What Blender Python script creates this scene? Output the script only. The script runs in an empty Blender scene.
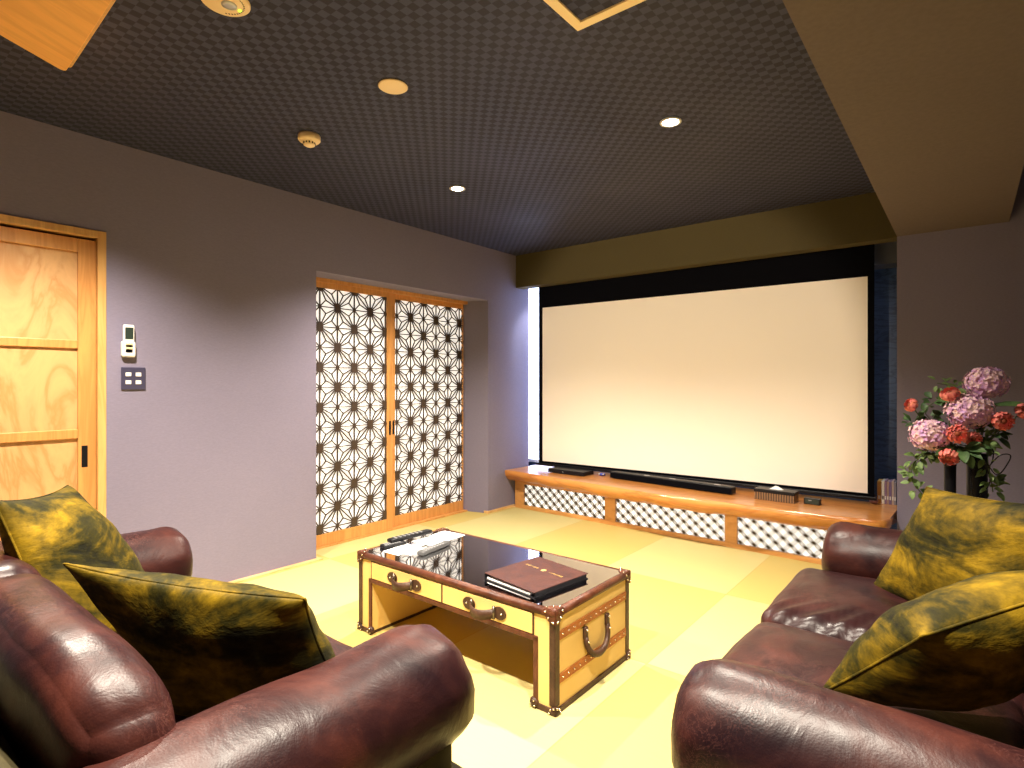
import bpy, math, random
from mathutils import Vector, noise, Matrix
C = bpy.context.scene.collection
SC = bpy.context.scene
PI = math.pi

# ------------------------------------------------------------ camera, light, exposure
cam_d = bpy.data.cameras.new('camera'); cam = bpy.data.objects.new('camera', cam_d); C.objects.link(cam)
cam.location = (0, 0, 1.22); cam.rotation_euler = (PI/2, 0, math.radians(38.66))
cam_d.sensor_width = 36; cam_d.lens = 570/1024*36; cam_d.shift_y = -1/1024; cam_d.clip_start = 0.02
SC.camera = cam
SC.view_settings.view_transform = 'Standard'; SC.view_settings.look = 'None'
SC.view_settings.gamma = 1; SC.view_settings.use_curve_mapping = False
SC.view_settings.exposure = 0.6
w = bpy.data.worlds.new('world'); SC.world = w; w.use_nodes = True
w.node_tree.nodes['Background'].inputs[0].default_value = (.5, .6, 1, 1)
w.node_tree.nodes['Background'].inputs[1].default_value = .02

def spot(name, loc, watts, angle=126, blend=.85, size=.03, col=(1, .89, .74), aim=None):
    d = bpy.data.lights.new(name, 'SPOT'); d.energy = watts; d.spot_size = math.radians(angle)
    d.spot_blend = blend; d.shadow_soft_size = size; d.color = col
    o = bpy.data.objects.new(name, d); o.location = loc; C.objects.link(o)
    if aim: o.rotation_euler = (Vector(aim)-Vector(loc)).to_track_quat('-Z', 'Y').to_euler()
    return o

H = 2.485
LIT = [(-2.585, 2.665), (-1.122, 2.63)]           # the two lit downlights the photo shows
UNSEEN = [(-2.6, .62), (-1.12, .62)]              # the same row of fittings above and behind the camera
WL = (270, 230); WU = (290, 310)
for i, (x, y) in enumerate(LIT): spot('downlight_lamp', (x, y, H-.03), WL[i])
for i, (x, y) in enumerate(UNSEEN): spot('downlight_lamp', (x, y, H-.03), WU[i])
spot('downlight_lamp', (-.50, 1.05, H-.03), 230)
for x in (-3.2, -2.0, -.75): spot('shelf_downlight_lamp', (x, 4.72, 2.30), 26, 95, .5, .03, (.80, .88, 1))

spot('screen_fill_lamp', (-1.45, -1.2, 1.98), 380, 33, .4, .03, (1, .84, .66), aim=(-2.02, 4.6, 1.34))  # unseen fill spot behind the camera, added to brighten the projection screen

# ------------------------------------------------------------ helpers
def tag(o, label=None, cat=None, group=None, kind=None):
    if label: o['label'] = label
    if cat: o['category'] = cat
    if group: o['group'] = group
    if kind: o['kind'] = kind
    return o

def empty(name, loc, rz=0):
    o = bpy.data.objects.new(name, None); o.location = loc; o.rotation_euler = (0, 0, rz)
    o.empty_display_size = .05; C.objects.link(o); return o

class MB:
    def __init__(s): s.v = []; s.f = []; s.sm = []; s.mi = []; s.m = 0
    def add(s, vs, fs, smooth=False):
        b = len(s.v); s.v += [tuple(p) for p in vs]
        for f in fs: s.f.append(tuple(i+b for i in f)); s.sm.append(smooth); s.mi.append(s.m)
        return s
    def box(s, x0, x1, y0, y1, z0, z1):
        return s.add([(x0,y0,z0),(x1,y0,z0),(x1,y1,z0),(x0,y1,z0),(x0,y0,z1),(x1,y0,z1),(x1,y1,z1),(x0,y1,z1)],
                     [(0,3,2,1),(4,5,6,7),(0,1,5,4),(1,2,6,5),(2,3,7,6),(3,0,4,7)])
    def bar(s, p, q, w, h, up=(0,0,1)):
        p = Vector(p); q = Vector(q); d = (q-p).normalized(); u = Vector(up)
        a = d.cross(u)
        if a.length < 1e-5: a = d.cross(Vector((1,0,0)))
        a = a.normalized()*w/2; b = a.cross(d).normalized()*h/2
        return s.add([p-a-b,p+a-b,p+a+b,p-a+b,q-a-b,q+a-b,q+a+b,q-a+b],
                     [(0,3,2,1),(4,5,6,7),(0,1,5,4),(1,2,6,5),(2,3,7,6),(3,0,4,7)])
    def tube(s, pts, r, n=8, closed=False, caps=True):
        pts = [Vector(p) for p in pts]; N = len(pts)
        rr = r if isinstance(r, (list, tuple)) else [r]*N
        vs = []; up = None
        for i, p in enumerate(pts):
            if closed: d = pts[(i+1) % N]-pts[i-1]
            else: d = pts[min(i+1, N-1)]-pts[max(i-1, 0)]
            if d.length < 1e-9: d = Vector((0,0,1))
            d.normalize()
            if up is None: up = Vector((0,0,1)) if abs(d.z) < .9 else Vector((1,0,0))
            a = d.cross(up)
            if a.length < 1e-5: a = d.cross(Vector((1,.3,0)))
            a.normalize(); b = a.cross(d).normalized(); up = b
            for k in range(n):
                t = 2*PI*k/n; vs.append(p+a*math.cos(t)*rr[i]+b*math.sin(t)*rr[i])
        fs = []
        for i in range(N if closed else N-1):
            j = (i+1) % N
            for k in range(n): fs.append((i*n+k, i*n+(k+1) % n, j*n+(k+1) % n, j*n+k))
        if caps and not closed: fs += [tuple(range(n))[::-1], tuple((N-1)*n+k for k in range(n))]
        return s.add(vs, fs, True)
    def lathe(s, prof, n=32, c=(0,0,0), axis='z'):
        vs = []; fs = []
        for r, z in prof:
            for k in range(n):
                t = 2*PI*k/n; p = (r*math.cos(t), r*math.sin(t), z)
                if axis == 'y': p = (p[0], -p[2], p[1])
                if axis == 'x': p = (p[2], p[0], p[1])
                vs.append((p[0]+c[0], p[1]+c[1], p[2]+c[2]))
        for i in range(len(prof)-1):
            for k in range(n): fs.append((i*n+k, i*n+(k+1) % n, (i+1)*n+(k+1) % n, (i+1)*n+k))
        fs.append(tuple(range(n))[::-1]); fs.append(tuple((len(prof)-1)*n+k for k in range(n)))
        return s.add(vs, fs, True)
    def ball(s, c, r, n=8, sc=(1,1,1)):
        m = n//2+1
        vs = []; fs = []
        for i in range(m+1):
            a = PI*i/m
            for k in range(n):
                t = 2*PI*k/n
                vs.append((c[0]+r*sc[0]*math.sin(a)*math.cos(t), c[1]+r*sc[1]*math.sin(a)*math.sin(t), c[2]-r*sc[2]*math.cos(a)))
        for i in range(m):
            for k in range(n): fs.append((i*n+k, i*n+(k+1) % n, (i+1)*n+(k+1) % n, (i+1)*n+k))
        return s.add(vs, fs, True)
    def prism(s, poly, z0, z1):
        n = len(poly)
        return s.add([(x,y,z0) for x,y in poly]+[(x,y,z1) for x,y in poly],
                     [tuple(range(n))[::-1], tuple(range(n,2*n))]+[(i,(i+1)%n,n+(i+1)%n,n+i) for i in range(n)])
    def rbox(s, c, size, r, n=18, puff=(0,0,0), amp=0., sc=6., seed=0, fn=None):
        # box with rounded edges, bulging faces and soft wrinkles
        hx, hy, hz = [q/2 for q in size]; h = (hx, hy, hz)
        idx = {}; vs = []; fs = []
        def vert(i, j, k):
            key = (i, j, k)
            if key in idx: return idx[key]
            u = [2*a/n-1 for a in key]
            uu = [math.copysign(1-(1-abs(a))**1.35, a) for a in u]
            p = Vector([uu[a]*h[a] for a in range(3)])
            q = Vector([max(-h[a]+r, min(h[a]-r, p[a])) for a in range(3)])
            d = p-q
            if d.length > 1e-9: p = q+d.normalized()*r
            for a in range(3):
                b1, b2 = (a+1) % 3, (a+2) % 3
                p[a] += uu[a]*puff[a]*(1-uu[b1]**2)*(1-uu[b2]**2)
            if fn: p = fn(p, uu)
            if amp:
                nv = noise.noise_vector(Vector(p)*sc+Vector((seed*7.1, seed*3.3, seed)))
                n2 = noise.noise_vector(Vector(p)*sc*2.7+Vector((seed*2.1, seed, 9)))
                p += nv*amp+n2*amp*.4
            idx[key] = len(vs); vs.append((p[0]+c[0], p[1]+c[1], p[2]+c[2])); return idx[key]
        for a in range(n):
            for b in range(n):
                fs.append((vert(a,b,0), vert(a,b+1,0), vert(a+1,b+1,0), vert(a+1,b,0)))
                fs.append((vert(a,b,n), vert(a+1,b,n), vert(a+1,b+1,n), vert(a,b+1,n)))
                fs.append((vert(a,0,b), vert(a+1,0,b), vert(a+1,0,b+1), vert(a,0,b+1)))
                fs.append((vert(a,n,b), vert(a,n,b+1), vert(a+1,n,b+1), vert(a+1,n,b)))
                fs.append((vert(0,a,b), vert(0,a,b+1), vert(0,a+1,b+1), vert(0,a+1,b)))
                fs.append((vert(n,a,b), vert(n,a+1,b), vert(n,a+1,b+1), vert(n,a,b+1)))
        return s.add(vs, fs, True)
    def build(s, name, mat, parent=None, bevel=0, loc=None):
        me = bpy.data.meshes.new(name); me.from_pydata(s.v, [], s.f)
        me.polygons.foreach_set('use_smooth', s.sm)
        mats = mat if isinstance(mat, (list, tuple)) else [mat]
        for m in mats: me.materials.append(m)
        me.polygons.foreach_set('material_index', s.mi)
        me.update()
        o = bpy.data.objects.new(name, me); C.objects.link(o)
        if parent: o.parent = parent
        if loc: o.location = loc
        if bevel:
            b = o.modifiers.new('bevel', 'BEVEL'); b.width = bevel; b.segments = 2; b.limit_method = 'ANGLE'
        return o
def struct(name, mb, mat, bevel=0): return tag(mb.build(name, mat, None, bevel), kind='structure')

# ------------------------------------------------------------ materials
def mat(name, col=(.8,.8,.8), rough=.5, metal=0., spec=.5, sheen=0, coat=0, emit=None, es=0):
    m = bpy.data.materials.new(name); m.use_nodes = True
    b = m.node_tree.nodes['Principled BSDF']
    b.inputs['Base Color'].default_value = (*col, 1); b.inputs['Roughness'].default_value = rough
    b.inputs['Metallic'].default_value = metal; b.inputs['Specular IOR Level'].default_value = spec
    b.inputs['Sheen Weight'].default_value = sheen; b.inputs['Coat Weight'].default_value = coat
    b.inputs['Coat Roughness'].default_value = .15
    if emit: b.inputs['Emission Color'].default_value = (*emit, 1); b.inputs['Emission Strength'].default_value = es
    return m
def nd(m, t, **k):
    n = m.node_tree.nodes.new(t)
    for a, v in k.items():
        if a in n.inputs.keys(): n.inputs[a].default_value = v
        else: setattr(n, a, v)
    return n
def lk(m, a, b): m.node_tree.links.new(a, b)
def bs(m): return m.node_tree.nodes['Principled BSDF']
def coords(m, scale=(1,1,1), rot=(0,0,0)):
    t = nd(m, 'ShaderNodeTexCoord'); mp = nd(m, 'ShaderNodeMapping')
    mp.inputs['Scale'].default_value = scale; mp.inputs['Rotation'].default_value = rot
    lk(m, t.outputs['Object'], mp.inputs['Vector']); return mp.outputs[0]
def ramp(m, fac, stops):
    r = nd(m, 'ShaderNodeValToRGB'); e = r.color_ramp.elements
    while len(e) < len(stops): e.new(.5)
    for i, (p, c) in enumerate(stops): e[i].position = p; e[i].color = (*c, 1)
    lk(m, fac, r.inputs[0]); return r.outputs[0]
def bump(m, h, strength=.2, dist=.01):
    b = nd(m, 'ShaderNodeBump'); b.inputs['Strength'].default_value = strength; b.inputs['Distance'].default_value = dist
    lk(m, h, b.inputs['Height']); lk(m, b.outputs[0], bs(m).inputs['Normal'])
def noise_out(m, vec, scale, detail=4, rough=.5, dist=0):
    n = nd(m, 'ShaderNodeTexNoise'); n.inputs['Scale'].default_value = scale; n.inputs['Detail'].default_value = detail
    n.inputs['Roughness'].default_value = rough; n.inputs['Distortion'].default_value = dist
    lk(m, vec, n.inputs['Vector']); return n.outputs['Fac']

def wood(name, c1, c2, scale, rough=.35, ring=6, coat=.2):
    m = mat(name, c1, rough, coat=coat)
    v = coords(m, scale)
    n = noise_out(m, v, 1.6, 5, .55, 1.2)
    mu = nd(m, 'ShaderNodeMath', operation='MULTIPLY'); mu.inputs[1].default_value = ring; lk(m, n, mu.inputs[0])
    fr = nd(m, 'ShaderNodeMath', operation='FRACT'); lk(m, mu.outputs[0], fr.inputs[0])
    pp = nd(m, 'ShaderNodeMath', operation='PINGPONG'); pp.inputs[1].default_value = .5; lk(m, fr.outputs[0], pp.inputs[0])
    c = ramp(m, pp.outputs[0], [(0, c2), (.22, c1), (.5, tuple(min(1, x*1.1) for x in c1))])
    lk(m, c, bs(m).inputs['Base Color']); bump(m, pp.outputs[0], .05, .003); return m

M = {}
def wallpaper(name, col, s=(1,1,1)):
    m = mat(name, col, .85, spec=.2); v = coords(m, (1,1,1))
    n = noise_out(m, v, 2.2, 3); n2 = noise_out(m, coords(m, (60,60,260)), 1, 2)
    c = ramp(m, n2, [(.3, tuple(x*.94 for x in col)), (.7, tuple(x*1.05 for x in col))])
    mx = nd(m, 'ShaderNodeMix', data_type='RGBA', blend_type='MULTIPLY'); mx.inputs[0].default_value = .25
    lk(m, c, mx.inputs[6]); lk(m, ramp(m, n, [(.3,(.8,.8,.8)),(.7,(1,1,1))]), mx.inputs[7])
    lk(m, mx.outputs[2], bs(m).inputs['Base Color']); bump(m, n2, .10, .002); return m
M['wall'] = wallpaper('wall_paper', (.225,.20,.275))
M['beam'] = wallpaper('beam_paper', (.14,.108,.092))
M['soffit'] = wallpaper('soffit_paper', (.085,.066,.026))
M['dark_wall'] = wood('dark_panel_wood', (.045,.085,.17), (.022,.045,.10), (2,2,8), .5, coat=0)
# ceiling chequer
m = mat('ceiling_checker_paper', (.03,.03,.03), .7, spec=.3)
ck = nd(m, 'ShaderNodeTexChecker'); ck.inputs['Scale'].default_value = 1/.0335
ck.inputs['Color1'].default_value = (.044,.045,.082,1); ck.inputs['Color2'].default_value = (.017,.017,.032,1)
cv = coords(m, (1,1,0)); lk(m, cv, ck.inputs['Vector'])
mp = cv.node; mp.inputs['Location'].default_value = (0,0,.001)
nn = noise_out(m, coords(m), 1.3, 2)
lk(m, ck.outputs[0], bs(m).inputs['Base Color']); lk(m, ramp(m, nn, [(.2,(.55,.55,.55)),(.8,(.75,.75,.75))]), bs(m).inputs['Roughness'])
M['ceiling'] = m
# tatami
m = mat('tatami', (.7,.52,.16), .6, spec=.3)
v = coords(m)
sep = nd(m, 'ShaderNodeSeparateXYZ'); lk(m, v, sep.inputs[0])
def axis(out, off, size):
    a = nd(m, 'ShaderNodeMath', operation='SUBTRACT'); a.inputs[1].default_value = off; lk(m, out, a.inputs[0])
    b = nd(m, 'ShaderNodeMath', operation='DIVIDE'); b.inputs[1].default_value = size; lk(m, a.outputs[0], b.inputs[0])
    f = nd(m, 'ShaderNodeMath', operation='FLOOR'); lk(m, b.outputs[0], f.inputs[0])
    g = nd(m, 'ShaderNodeMath', operation='FRACT'); lk(m, b.outputs[0], g.inputs[0])
    return f.outputs[0], g.outputs[0]
fx, gx = axis(sep.outputs[0], -1.09, .79); fy, gy = axis(sep.outputs[1], 2.30, 1.04)
ad = nd(m, 'ShaderNodeMath', operation='ADD'); lk(m, fx, ad.inputs[0]); lk(m, fy, ad.inputs[1])
mo = nd(m, 'ShaderNodeMath', operation='PINGPONG'); mo.inputs[1].default_value = 1; lk(m, ad.outputs[0], mo.inputs[0])
base = ramp(m, mo.outputs[0], [(0, (.52,.44,.18)), (1, (.50,.38,.115))])
wv = noise_out(m, coords(m, (12,400,1)), 1, 2)
mx = nd(m, 'ShaderNodeMix', data_type='RGBA', blend_type='MULTIPLY'); mx.inputs[0].default_value = .3
lk(m, base, mx.inputs[6]); lk(m, ramp(m, wv, [(.3,(.85,.85,.8)),(.7,(1,1,1))]), mx.inputs[7])
# seams between mats
def edge(g):
    a = nd(m, 'ShaderNodeMath', operation='PINGPONG'); a.inputs[1].default_value = .5; lk(m, g, a.inputs[0])
    b = nd(m, 'ShaderNodeMath', operation='LESS_THAN'); b.inputs[1].default_value = .004; lk(m, a.outputs[0], b.inputs[0]); return b.outputs[0]
mxm = nd(m, 'ShaderNodeMath', operation='MAXIMUM'); lk(m, edge(gx), mxm.inputs[0]); lk(m, edge(gy), mxm.inputs[1])
mx2 = nd(m, 'ShaderNodeMix', data_type='RGBA'); lk(m, mxm.outputs[0], mx2.inputs[0]); lk(m, mx.outputs[2], mx2.inputs[6]); mx2.inputs[7].default_value = (.46,.32,.09,1)
lk(m, mx2.outputs[2], bs(m).inputs['Base Color']); bump(m, wv, .1, .001)
M['tatami'] = m
M['ply'] = wood('door_panel_wood', (.58,.32,.125), (.51,.245,.078), (2.6,2.6,.8), .5, 6, .05)
M['frame'] = wood('door_frame_wood', (.60,.28,.08), (.54,.235,.062), (8,8,.6), .4, 4)
M['pale_frame'] = wood('pale_frame_wood', (.66,.38,.13), (.60,.32,.10), (8,8,.6), .4, 4)
M['strip'] = wood('floor_strip_wood', (.74,.46,.20), (.62,.34,.12), (8,1,8), .4, 4)
M['shelf'] = wood('shelf_slab_wood', (.56,.23,.055), (.46,.16,.035), (.7,5,5), .28, 4, .4)
M['shelf_base'] = wood('shelf_base_wood', (.56,.27,.08), (.50,.22,.055), (1,5,5), .35, 5)
M['slab'] = wood('cover_wood', (.82,.42,.115), (.79,.385,.10), (8,1,1), .5, 3, .0)
M['hatch'] = mat('hatch_frame_wood', (.95,.72,.36), .5)
M['lattice'] = mat('lattice_dark_wood', (.05,.030,.020), .5)
M['grille'] = mat('grille_dark_wood', (.07,.045,.012), .5)
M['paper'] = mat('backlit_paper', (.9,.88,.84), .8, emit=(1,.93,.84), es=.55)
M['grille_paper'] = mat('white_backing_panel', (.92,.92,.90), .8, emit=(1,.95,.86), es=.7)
M['window'] = mat('frosted_daylight_glass', (.9,.9,.95), .5, emit=(.50,.62,1), es=4.0)
M['black'] = mat('black_plastic', (.004,.004,.006), .4, spec=.3)
M['black_metal'] = mat('black_metal', (.01,.01,.012), .35, metal=.6)
M['screen_black'] = mat('black_screen_masking', (.0025,.0025,.004), .85, spec=.05)
M['screen'] = mat('matte_white_screen', (.95,.87,.76), .9, spec=.1)
M['white'] = mat('white_plastic', (.85,.82,.76), .4)
M['cream'] = mat('cream_plastic', (.88,.66,.36), .45)
M['grey'] = mat('grey_plate', (.065,.06,.11), .4, metal=.3)
M['lcd'] = mat('dark_display', (.03,.045,.035), .2)
M['green'] = mat('green_indicator', (.3,.7,.05), .4, emit=(.4,1,.05), es=1.5)
M['lamp'] = mat('lit_lamp_glass', (1,1,1), .3, emit=(1,.93,.80), es=60)
M['lamp_ring'] = mat('lamp_ring', (.75,.72,.66), .35)
M['duct'] = mat('grey_housing', (.10,.105,.12), .6)
M['paperwhite'] = mat('white_paper', (.88,.87,.84), .7)
M['gold'] = mat('gold_foil', (.85,.58,.16), .35, metal=.7)
M['brass'] = mat('nickel_stud', (.80,.70,.52), .25, metal=1)
M['handset'] = mat('dark_silver_plastic', (.10,.10,.10), .35, metal=.3)
M['loop'] = mat('aged_metal', (.16,.13,.10), .35, metal=.9)
M['blue'] = mat('blue_plastic', (.03,.05,.35), .35)
M['silver'] = mat('silver_plastic', (.5,.5,.52), .35, metal=.4)
M['glass_top'] = mat('dark_mirror_glass_top', (.78,.78,.80), .035, metal=1)

def leather(name, c_lo, c_mid, c_hi, rough, s=1, scratch=True):
    m = mat(name, c_mid, rough, spec=.26, coat=0); v = coords(m)
    n = noise_out(m, v, 5*s, 6, .62, .6)
    c = ramp(m, n, [(.32, c_lo), (.5, c_mid), (.72, c_hi)])
    out = c
    if scratch:
        n2 = noise_out(m, coords(m, (3,5,4)), 4, 8, .7, 3.5)
        r2 = ramp(m, n2, [(.485,(0,0,0)),(.5,(1,1,1)),(.515,(0,0,0))])
        n3 = noise_out(m, v, 3, 2); r3 = ramp(m, n3, [(.46,(0,0,0)),(.66,(.75,.75,.75))])
        mm = nd(m, 'ShaderNodeMath', operation='MULTIPLY'); lk(m, r2, mm.inputs[0]); lk(m, r3, mm.inputs[1])
        mx = nd(m, 'ShaderNodeMix', data_type='RGBA'); lk(m, mm.outputs[0], mx.inputs[0]); lk(m, c, mx.inputs[6])
        mx.inputs[7].default_value = (*[min(1, x*2.2+.03) for x in c_hi], 1); out = mx.outputs[2]
    lk(m, out, bs(m).inputs['Base Color'])
    vo = nd(m, 'ShaderNodeTexVoronoi'); vo.inputs['Scale'].default_value = 260; lk(m, v, vo.inputs['Vector'])
    n4 = noise_out(m, v, 9*s, 5, .55, 1.2)
    a = nd(m, 'ShaderNodeMath', operation='MULTIPLY_ADD'); lk(m, vo.outputs[0], a.inputs[0]); a.inputs[1].default_value = .05; lk(m, n4, a.inputs[2])
    bump(m, a.outputs[0], .26, .010)
    lk(m, ramp(m, n, [(.3,(rough-.06,)*3),(.7,(rough+.1,)*3)]), bs(m).inputs['Roughness'])
    return m
M['leather'] = leather('oxblood_leather', (.009,.0032,.0045), (.021,.0058,.0058), (.056,.013,.008), .36)
M['trim_leather'] = leather('tan_brown_leather', (.05,.014,.007), (.085,.025,.011), (.13,.043,.018), .42, 4, False)
M['strap'] = leather('orange_tan_leather', (.30,.09,.022), (.40,.13,.03), (.46,.17,.045), .5, 4, False)
M['dark_trim'] = leather('dark_brown_leather', (.03,.013,.008), (.055,.025,.014), (.09,.045,.025), .4, 4, False)
M['menu'] = leather('menu_cover_leather', (.030,.008,.006), (.048,.013,.009), (.07,.021,.014), .6, 5, False)
M['olive_cloth'] = leather('dark_olive_cover', (.020,.015,.006), (.038,.030,.010), (.07,.055,.018), .75, 1, False)
m = mat('table_canvas', (.70,.47,.16), .5); n = noise_out(m, coords(m), 3, 4)
lk(m, ramp(m, n, [(.3,(.66,.42,.12)),(.7,(.76,.52,.18))]), bs(m).inputs['Base Color']); M['canvas'] = m
m = mat('olive_gold_velvet', (.2,.14,.02), .7, spec=.12, sheen=.05); v = coords(m)
bs(m).inputs['Sheen Roughness'].default_value = .35; bs(m).inputs['Sheen Tint'].default_value = (.9,.7,.15,1)
n = noise_out(m, coords(m, (1,1,2.2), (.3,.5,.2)), 3.6, 6, .62, .5)
n2 = noise_out(m, v, 40, 3, .6)
a = nd(m, 'ShaderNodeMath', operation='MULTIPLY_ADD'); lk(m, n2, a.inputs[0]); a.inputs[1].default_value = .18; lk(m, n, a.inputs[2])
lk(m, ramp(m, a.outputs[0], [(.46,(.005,.005,.001)),(.55,(.022,.018,.001)),(.64,(.095,.060,.002)),(.76,(.24,.145,.005))]), bs(m).inputs['Base Color'])
bump(m, n, .5, .02); M['velvet'] = m
m = mat('tissue_box_wood', (.10,.05,.02), .4); wv = nd(m, 'ShaderNodeTexWave'); wv.inputs['Scale'].default_value = 18; wv.inputs['Distortion'].default_value = 1
lk(m, coords(m), wv.inputs['Vector']); lk(m, ramp(m, wv.outputs[1], [(.3,(.05,.025,.012)),(.7,(.22,.12,.055))]), bs(m).inputs['Base Color']); M['tissuebox'] = m
def varied(name, cols, scale, rough=.6):
    m = mat(name, cols[0], rough); n = noise_out(m, coords(m), scale, 3, .6)
    k = len(cols); lk(m, ramp(m, n, [(.3+.4*i/(k-1), c) for i, c in enumerate(cols)]), bs(m).inputs['Base Color'])
    bs(m).inputs['Subsurface Weight'].default_value = 0; return m
M['hydrangea'] = varied('hydrangea_petal', [(.60,.34,.72),(.78,.44,.68),(.88,.62,.54),(.56,.30,.74)], 22)
M['coral'] = varied('coral_petal', [(.78,.14,.12),(.88,.24,.20),(.90,.34,.18)], 30)
M['leaf'] = varied('leaf_green', [(.02,.05,.012),(.05,.11,.03),(.10,.18,.05)], 14)
M['pale_leaf'] = varied('pale_leaf_green', [(.06,.12,.03),(.14,.22,.06),(.22,.32,.11)], 14)
M['stem'] = mat('green_stem', (.05,.09,.02), .6)
M['core'] = mat('dark_flower_centre', (.30,.06,.02), .7)

# ------------------------------------------------------------ room
XL = -3.51; YB = 4.98; YS = 4.45; ZS = 2.165; YE = 4.66
X1 = 1.0; Y0 = -1.7
struct('floor', MB().box(-3.9, X1+.1, Y0-.1, YB+.1, -.08, 0), M['tatami'])
struct('ceiling', MB().box(-3.9, X1+.1, Y0-.1, YB+.1, H, H+.08), M['ceiling'])
DY0, DY1 = .10, .998
g = MB()
g.box(-3.83, XL, Y0, DY0, 0, H).box(-3.83, XL, DY0, DY1, 2.005, H).box(-3.83, XL, DY1, 2.226, 0, H)
g.box(-3.83, XL, 2.226, 4.03, 1.995, H).prism([(-3.83,3.966),(-3.742,3.966),(XL,4.03),(XL,YE),(-3.83,YE)], 0, H).box(-3.90, -3.80, Y0, YB, 0, H)
struct('wall_left', g, M['wall'])
struct('wall_back', MB().box(-3.9, -.30, YB, YB+.1, 0, H), M['dark_wall'])
struct('wall_right', MB().box(X1, X1+.1, Y0-.1, YS+.1, 0, H), M['wall'])
struct('wall_front', MB().box(-3.9, X1+.1, Y0-.1, Y0, 0, H), M['wall'])
g = MB().box(-.36, X1, YS, YB+.1, 0, H)
struct('wall_corner', g, M['wall'])
struct('trim_1', MB().box(-3.51, -.36, YS, YS+.12, ZS, H), M['soffit'])
struct('trim_3', MB().box(-.36, .19, Y0, YS, 2.17, H), M['beam'])
struct('trim_4', MB().box(-2.6, -.36, YB-.2, YB, 2.06, H), M['duct'])
# flush wooden strips round the floor
struct('baseboard_left', MB().box(XL, XL+.035, DY1, 2.226, 0, .012).box(XL-.0, XL+.012, 4.03, 4.42, 0, .022), M['strip'])
struct('baseboard_alcove', MB().box(-3.70, XL+.03, 2.2, 2.26, 0, .008).box(-3.70, XL+.012, 4.018, 4.03, 0, .022), M['strip'])
# frosted window behind the screen, its left part in view
wn = struct('window_1', MB().box(-3.76, -3.10, YB-.03, YB-.015, .40, 2.38), M['window'])
wf = MB().box(-3.79, -3.76, YB-.05, YB, .37, 2.41).box(-3.10, -3.07, YB-.05, YB, .37, 2.41).box(-3.76, -3.10, YB-.05, YB, .37, .40).box(-3.76, -3.10, YB-.05, YB, 2.38, 2.41)
wf.build('window_frame', M['white'], wn)

# left sliding door
d = empty('door_1', (XL, DY0, 0)); tag(d, kind='structure')
W = DY1-DY0
g = MB().box(-.06, .008, W-.037, W, 0, 2.005).box(-.06, .008, 0, .037, 0, 2.005).box(-.06, .008, .037, W-.037, 1.968, 2.005)
g.build('door_frame', M['pale_frame'], d, .002)
g = MB()   # stiles and rails
sx0, sx1 = -.052, -.018
g.box(sx0, sx1, W-.115, W-.038, 0, 1.955).box(sx0, sx1, .04, .115, 0, 1.955)
for z0, z1 in ((1.885, 1.955), (1.395, 1.437), (.938, .985), (.47, .515), (0, .13)): g.box(sx0, sx1-.001, .115, W-.115, z0, z1)
g.build('door_rail', M['frame'], d, .003)
for z0, z1 in ((.13, .47), (.515, .938), (.985, 1.395), (1.437, 1.885)):
    MB().box(-.045, -.032, .115, W-.115, z0, z1).build('door_panel', M['ply'], d)
MB().box(-.02, -.0165, W-.100, W-.074, .79, .90).build('door_handle', M['black'], d, .001)
MB().box(-.3, -.2, -.05, W+.05, 0, 2.1).build('door_backing', M['lattice'], d)

# ---------------------------------------------------- alcove lattice doors
def clip(p, q, r):
    x0, y0, x1, y1 = r; dx = q[0]-p[0]; dy = q[1]-p[1]; t0, t1 = 0., 1.
    for P, Q in ((-dx, p[0]-x0), (dx, x1-p[0]), (-dy, p[1]-y0), (dy, y1-p[1])):
        if abs(P) < 1e-12:
            if Q < 0: return None
        else:
            t = Q/P
            if P < 0: t0 = max(t0, t)
            else: t1 = min(t1, t)
    if t1-t0 < 1e-3: return None
    return (p[0]+dx*t0, p[1]+dy*t0), (p[0]+dx*t1, p[1]+dy*t1)
def asanoha(rect, o, w, h, x):
    g = MB(); i0 = int((rect[0]-o[0])/w)-1; i1 = int((rect[2]-o[0])/w)+2
    j0 = int((rect[1]-o[1])/h)-2; j1 = int((rect[3]-o[1])/h)+2
    P = lambda i, j: (o[0]+i*w, o[1]+j*h)
    def seg(p, q, t):
        c = clip(p, q, rect)
        if c:
            (a, b), (e, f) = c; g.bar((x, a, b), (x, e, f), t*1.75, .008, (1,0,0))
    hub = lambda i, j: (i+j) % 2 == 0
    for i in range(i0, i1):
        for j in range(j0, j1):
            seg(P(i,j), P(i+1,j), .0042); seg(P(i,j), P(i,j+1), .0055)
            if hub(i, j): diag = (P(i,j), P(i+1,j+1)); oth = (P(i+1,j), P(i,j+1))
            else: diag = (P(i+1,j), P(i,j+1)); oth = (P(i,j), P(i+1,j+1))
            seg(*diag, .0048)
            for mn in oth:
                c = ((diag[0][0]+diag[1][0]+mn[0])/3, (diag[0][1]+diag[1][1]+mn[1])/3)
                for k in (diag[0], diag[1], mn): seg(c, k, .0045)
            cx, cy = P(i, j)
            rx, ry = (.028, .039) if hub(i, j) else (.013, .014)
            if rect[0]-rx < cx < rect[2]+rx and rect[1]-ry < cy < rect[3]+ry:
                pts = [(min(rect[2], max(rect[0], cx+rx*math.cos(2*PI*k/14))), min(rect[3], max(rect[1], cy+ry*math.sin(2*PI*k/14)))) for k in range(14)]
                n = 14
                g.add([(x+.0045, a, b) for a, b in pts]+[(x-.0045, a, b) for a, b in pts],
                      [tuple(range(n)), tuple(range(n, 2*n))[::-1]]+[(k, n+k, n+(k+1) % n, (k+1) % n) for k in range(n)])
    return g
XD = -3.73
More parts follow.
